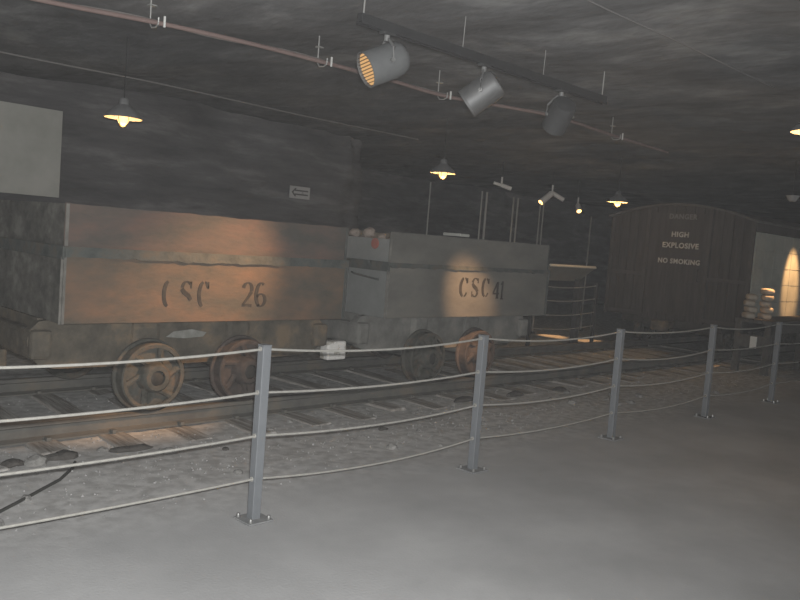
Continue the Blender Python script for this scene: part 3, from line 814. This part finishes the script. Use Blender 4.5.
make_can('can_spotlight', 'shiny metal can spotlight seen from the side, middle of three', 4.707, 2.806, D2, 'can', .112, .285, 'lens', True, False)
make_can('can_spotlight', 'dark can spotlight seen from behind, right of three', 5.73, 2.805, D3, 'can_dark', .105, .27, 'lens', True, False)

def spot(name, loc, target, e, size, blend, col=(1, .54, .23), soft=.05):
    l = bpy.data.lights.new(name, 'SPOT'); l.energy = e; l.color = col; l.spot_size = math.radians(size); l.spot_blend = blend; l.shadow_soft_size = soft
    o = bpy.data.objects.new(name, l); COL.objects.link(o)
    o.location = loc; o.rotation_euler = (Vector(target) - Vector(loc)).to_track_quat('-Z', 'Y').to_euler()
    return o
b2 = Vector((4.707, BYT, 2.806)) + D2.normalized() * .20; b3 = Vector((5.73, BYT, 2.805)) + D3.normalized() * .20
spot('spot_beam', b2, b2 + D2, 450, 39, 1.0, (1, .56, .27), soft=.09)
spot('spot_beam', b3, b3 + D3, 540, 22, 1.0, (1, .58, .30), soft=.06)
b1 = Vector((3.70, BYT, 2.818)) + Vector((-.84, .316, -.441)).normalized() * .2
spot('spot_beam', b1, b1 + Vector((-.84, .316, -.441)), 40, 50, .8)

# small fixtures deep in the mine
def stem_fix(label, x, y, z, heads):
    r = empty('track_spot', label, 'spotlight', (x, y, z), 'small far spotlights')
    s = MB(); s.tube([(0, 0, 0), (0, 0, .16)], .018, 8); s.build('stem', M['fixture'], r)
    s = MB(); s.tube([(0, 0, .15), (0, 0, .62)], .009, 8); s.build('hanging_rod', M['cord'], r)
    for (d, ln, rad, mm, lens) in heads:
        d = Vector(d).normalized(); s = MB()
        s.lathe([(0, -.01), (rad * .7, -.01), (rad, .03), (rad, ln), (rad * .85, ln), (rad * .85, ln - .02), (0, ln - .02)], 16, aim_matrix(d))
        h = s.build('head', M[mm], r, smooth=True)
        if lens:
            s = MB(); s.lathe([(0, ln + .001), (rad * .84, ln + .001), (rad * .84, ln - .018), (0, ln - .018)], 16, aim_matrix(d)); s.build('lens', M['lens_far'], h)
    return r
stem_fix('small white spotlight on a stem far back, right of the second pendant lamp', 12.4, 9.8, 2.86, [((.9, -.9, -.35), .20, .04, 'fixture', 0), ((-.9, .9, .3), .16, .03, 'fixture', 0)])
stem_fix('far twin spotlight with one orange and one white head', 14.1, 9.8, 2.88, [((-.9, .25, -.75), .36, .065, 'fixture', 1), ((.75, -.75, -.55), .28, .045, 'fixture', 0)])
stem_fix('far small upright spotlight with a warm glow, left of the boxcar', 15.4, 10.0, 2.74, [((-.55, -.6, -.75), .22, .06, 'fixture', 1)])
spot('spot_beam', (14.1, 9.8, 2.7), (13.55, 9.1, 0), 300, 13, .6)
spot('spot_beam', (14.1, 9.8, 2.7), (13.75, 8.33, 0), 300, 14, .6)
# can lights that pick out the boxcar side and the sacks
def small_can(label, loc, tgt, e, size):
    r = empty('can_spotlight', label, 'spotlight', loc, 'can spotlights over the loading dock')
    d = (Vector(tgt) - Vector(loc)); mx = aim_matrix(d); s = MB()
    s.lathe([(.06, .10), (.066, .10), (.066, -.08), (.04, -.11), (0, -.11)], 28, mx); s.build('housing', M['can_dark'], r, smooth=True)
    s = MB(); s.lathe([(0, .08), (.06, .08), (.06, .07), (0, .07)], 28, mx); s.build('lens', M['lens_far'], r)
    s = MB(); s.tube([(0, 0, .05), (0, 0, 3.42 - loc[2])], .010, 8); s.build('stem', M['can_dark'], r)
    spot('spot_beam', Vector(loc) + d.normalized() * .12, tgt, e, size, .7)
small_can('can spotlight over the dock aimed at the boxcar side', (15.25, 4.30, 3.0), (15.42, 5.36, 1.50), 420, 30)
small_can('can spotlight over the sacks', (13.75, 4.55, 3.0), (13.45, 5.06, 1.05), 420, 13)

# ------------------------------------------------------------------ ceiling hoses, wires, hangers
hp = [(-1.0, 6.35, 3.10), (.8, 6.15, 3.12), (2.164, 5.816, 3.10), (2.904, 5.577, 3.095), (3.6, 5.48, 3.10), (4.352, 5.421, 3.095), (5.1, 5.43, 3.10), (5.869, 5.428, 3.09), (6.6, 5.25, 3.10), (7.352, 5.098, 3.10), (8.732, 5.198, 3.10), (10.2, 5.3, 3.11)]
def smooth_path(P, n=6):
    P = [Vector(p) for p in P]; out = []
    for i in range(len(P) - 1):
        a = P[max(i - 1, 0)]; b = P[i]; c = P[i + 1]; d = P[min(i + 2, len(P) - 1)]
        for q in range(n):
            t = q / n
            out.append(.5 * ((2 * b) + (c - a) * t + (2 * a - 5 * b + 4 * c - d) * t * t + (3 * b - a - 3 * c + d) * t ** 3))
    out.append(P[-1]); return out
s = MB(); s.tube([p + Vector((0, 0, 0)) for p in smooth_path(hp)], .017, 10)
tag(s.build('hose', M['pipe_red'], smooth=True), 'dull reddish hose slung under the ceiling, thicker of the pair', 'hose', 'hoses slung under the ceiling')
s = MB(); s.tube([p + Vector((.0, .045, .012 + .012 * math.sin(i * .5))) for i, p in enumerate(smooth_path(hp))], .014, 10)
tag(s.build('hose', M['pipe_grey'], smooth=True), 'thin grey hose running beside the reddish hose under the ceiling', 'hose', 'hoses slung under the ceiling')
for i, k in enumerate((3, 5, 7, 10)):
    x, y, z = hp[k]
    r = empty('hose_hanger', 'pale wire hanger holding the ceiling hoses, %s from the left' % ORD[i], 'hanger', (x, y, z), 'hangers of the ceiling hoses')
    s = MB(); s.tube([(-.01, .085, .36), (-.01, .085, .0), (-.01, .06, -.030), (-.01, .0, -.034), (-.01, -.035, -.02), (-.01, -.04, .03)], .006, 6); s.build('rod', M['hanger'], r)
    s = MB(); s.box(.03, .045, -.045, -.034, -.03, .05, .002); s.build('clip', M['tag'], r)
    s = MB(); s.box(-.028, .028, .06, .11, .13, .14, .003); s.build('cross_plate', M['hanger'], r)
s = MB(); P = smooth_path([(1.0, 8.7, 3.22), (3.02, 8.58, 3.19), (4.5, 8.50, 3.19), (6.62, 8.69, 3.20), (9.0, 8.8, 3.22)]); s.tube(P, .009, 6)
tag(s.build('ceiling_wire', M['wire'], smooth=True), 'thin pale wire along the dark ceiling above the left pendant lamp', 'wire')
s = MB(); P = smooth_path([(3.8, 2.87, 3.22), (4.56, 2.863, 3.215), (5.47, 2.84, 3.22), (6.29, 2.825, 3.215), (7.2, 2.82, 3.22)]); s.tube(P, .005, 6)
tag(s.build('ceiling_wire', M['wire'], smooth=True), 'thin faint wire on the ceiling at the upper right', 'wire')

# ------------------------------------------------------------------ things on and before the back wall
r = empty('wall_board', 'large pale grey board mounted on the dark rock wall at the left', 'board', (3.0, 9.94, 1.85))
s = MB(); s.box(-1.2, 1.02, -.012, .012, 0, 1.035, .003); s.build('sheet', M['board'], r)
for x in (-.9, .0, .9):
    for z in (.15, .85):
        s = MB(); s.box(x - .03, x + .03, .012, .6, z - .02, z + .02); s.build('bracket', M['bracket'], r)
r = empty('arrow_sign', 'small white sign with a dark arrow pointing left on the back wall', 'sign', (7.66, 9.93, 2.26))
s = MB(); s.box(-.19, .19, -.01, .01, -.092, .092, .003); s.build('plate', M['sign'], r)
s = MB()
def q2(poly): s.prism(poly, lambda x, z: Vector((x, -.014, z)), lambda x, z: Vector((x, -.008, z)))
q2([(-.165, 0), (-.10, .062), (-.07, .062), (-.13, 0)]); q2([(-.165, 0), (-.13, 0), (-.07, -.062), (-.10, -.062)])
q2([(-.10, .040), (.15, .040), (.15, .018), (-.10, .018)]); q2([(-.10, -.018), (.15, -.018), (.15, -.040), (-.10, -.040)])
q2([(.03, .006), (.06, .006), (.06, -.006), (.03, -.006)])
s.build('arrow', M['sign_ink'], r)['label'] = 'dark outlined left arrow'
s = MB(); s.box(-.02, .02, .01, .6, -.02, .02); s.build('bracket', M['bracket'], r)

plist = [(10.2, 2.70, 'single thin pale pole standing below the second pendant lamp', .012),
         (11.60, 2.68, 'pale upright pole behind car 41, left of the brightest pair', .014), (11.74, 2.68, 'brightest pale upright pole behind car 41, right of its pair', .020),
         (12.56, 2.66, 'dim upright pole behind car 41, left one of the second pair', .014), (12.70, 2.66, 'dim upright pole behind car 41, right one of the second pair', .016),
         (13.44, 2.62, 'faint upright pole behind car 41, left one of the third pair', .013), (13.56, 2.62, 'faint upright pole behind car 41, right one of the third pair', .013),
         (15.35, 2.5, 'faint upright pole between the reading panel and the boxcar', .013)]
for x, z, lab, rad in plist:
    r = empty('pole', lab, 'pole', (x, 9.6, -.01), 'pale poles behind the farther ore car')
    s = MB(); s.tube([(0, 0, .01), (0, 0, z)], rad, 10); s.build('shaft', M['pole'], r)
    s = MB(); s.lathe([(0, 0), (.07, 0), (.07, .02), (.03, .03), (0, .03)], 16); s.build('foot', M['can_dark'], r)

# ------------------------------------------------------------------ thin dusty haze, added as a veil to lift the blacks
hm = bpy.data.materials.new('added_haze_veil'); hm.use_nodes = True
N = hm.node_tree.nodes; N.remove(N['Principled BSDF'])
vs = N.new('ShaderNodeVolumeScatter'); vs.inputs['Density'].default_value = .0007; vs.inputs['Color'].default_value = (1, 1, 1, 1)
hm.node_tree.links.new(vs.outputs['Volume'], N['Material Output'].inputs['Volume'])
s = MB(); s.box(-7, 31, -7, 17, -1, 5)
tag(s.build('veil_haze', hm), 'thin dusty haze added through the whole mine to lift the blacks', 'haze', kind='stuff')

# ------------------------------------------------------------------ light
w = bpy.data.worlds.new('world'); SC.world = w; w.use_nodes = True
bg = w.node_tree.nodes['Background']; bg.inputs['Color'].default_value = (.96, .985, 1, 1); bg.inputs['Strength'].default_value = .40
# the camera's flash
fl = spot('flash', Vector((0, 0, H)) + cY * .06 + cX * .03, Vector((0, 0, H)) + fw * 6 - rt * 1.3 - up * .1, 930, 130, 1.0, (1, 1, .995), .02)
SC.view_settings.view_transform = 'Standard'; SC.view_settings.look = 'None'
SC.view_settings.exposure = 0; SC.view_settings.gamma = 1; SC.view_settings.use_curve_mapping = False
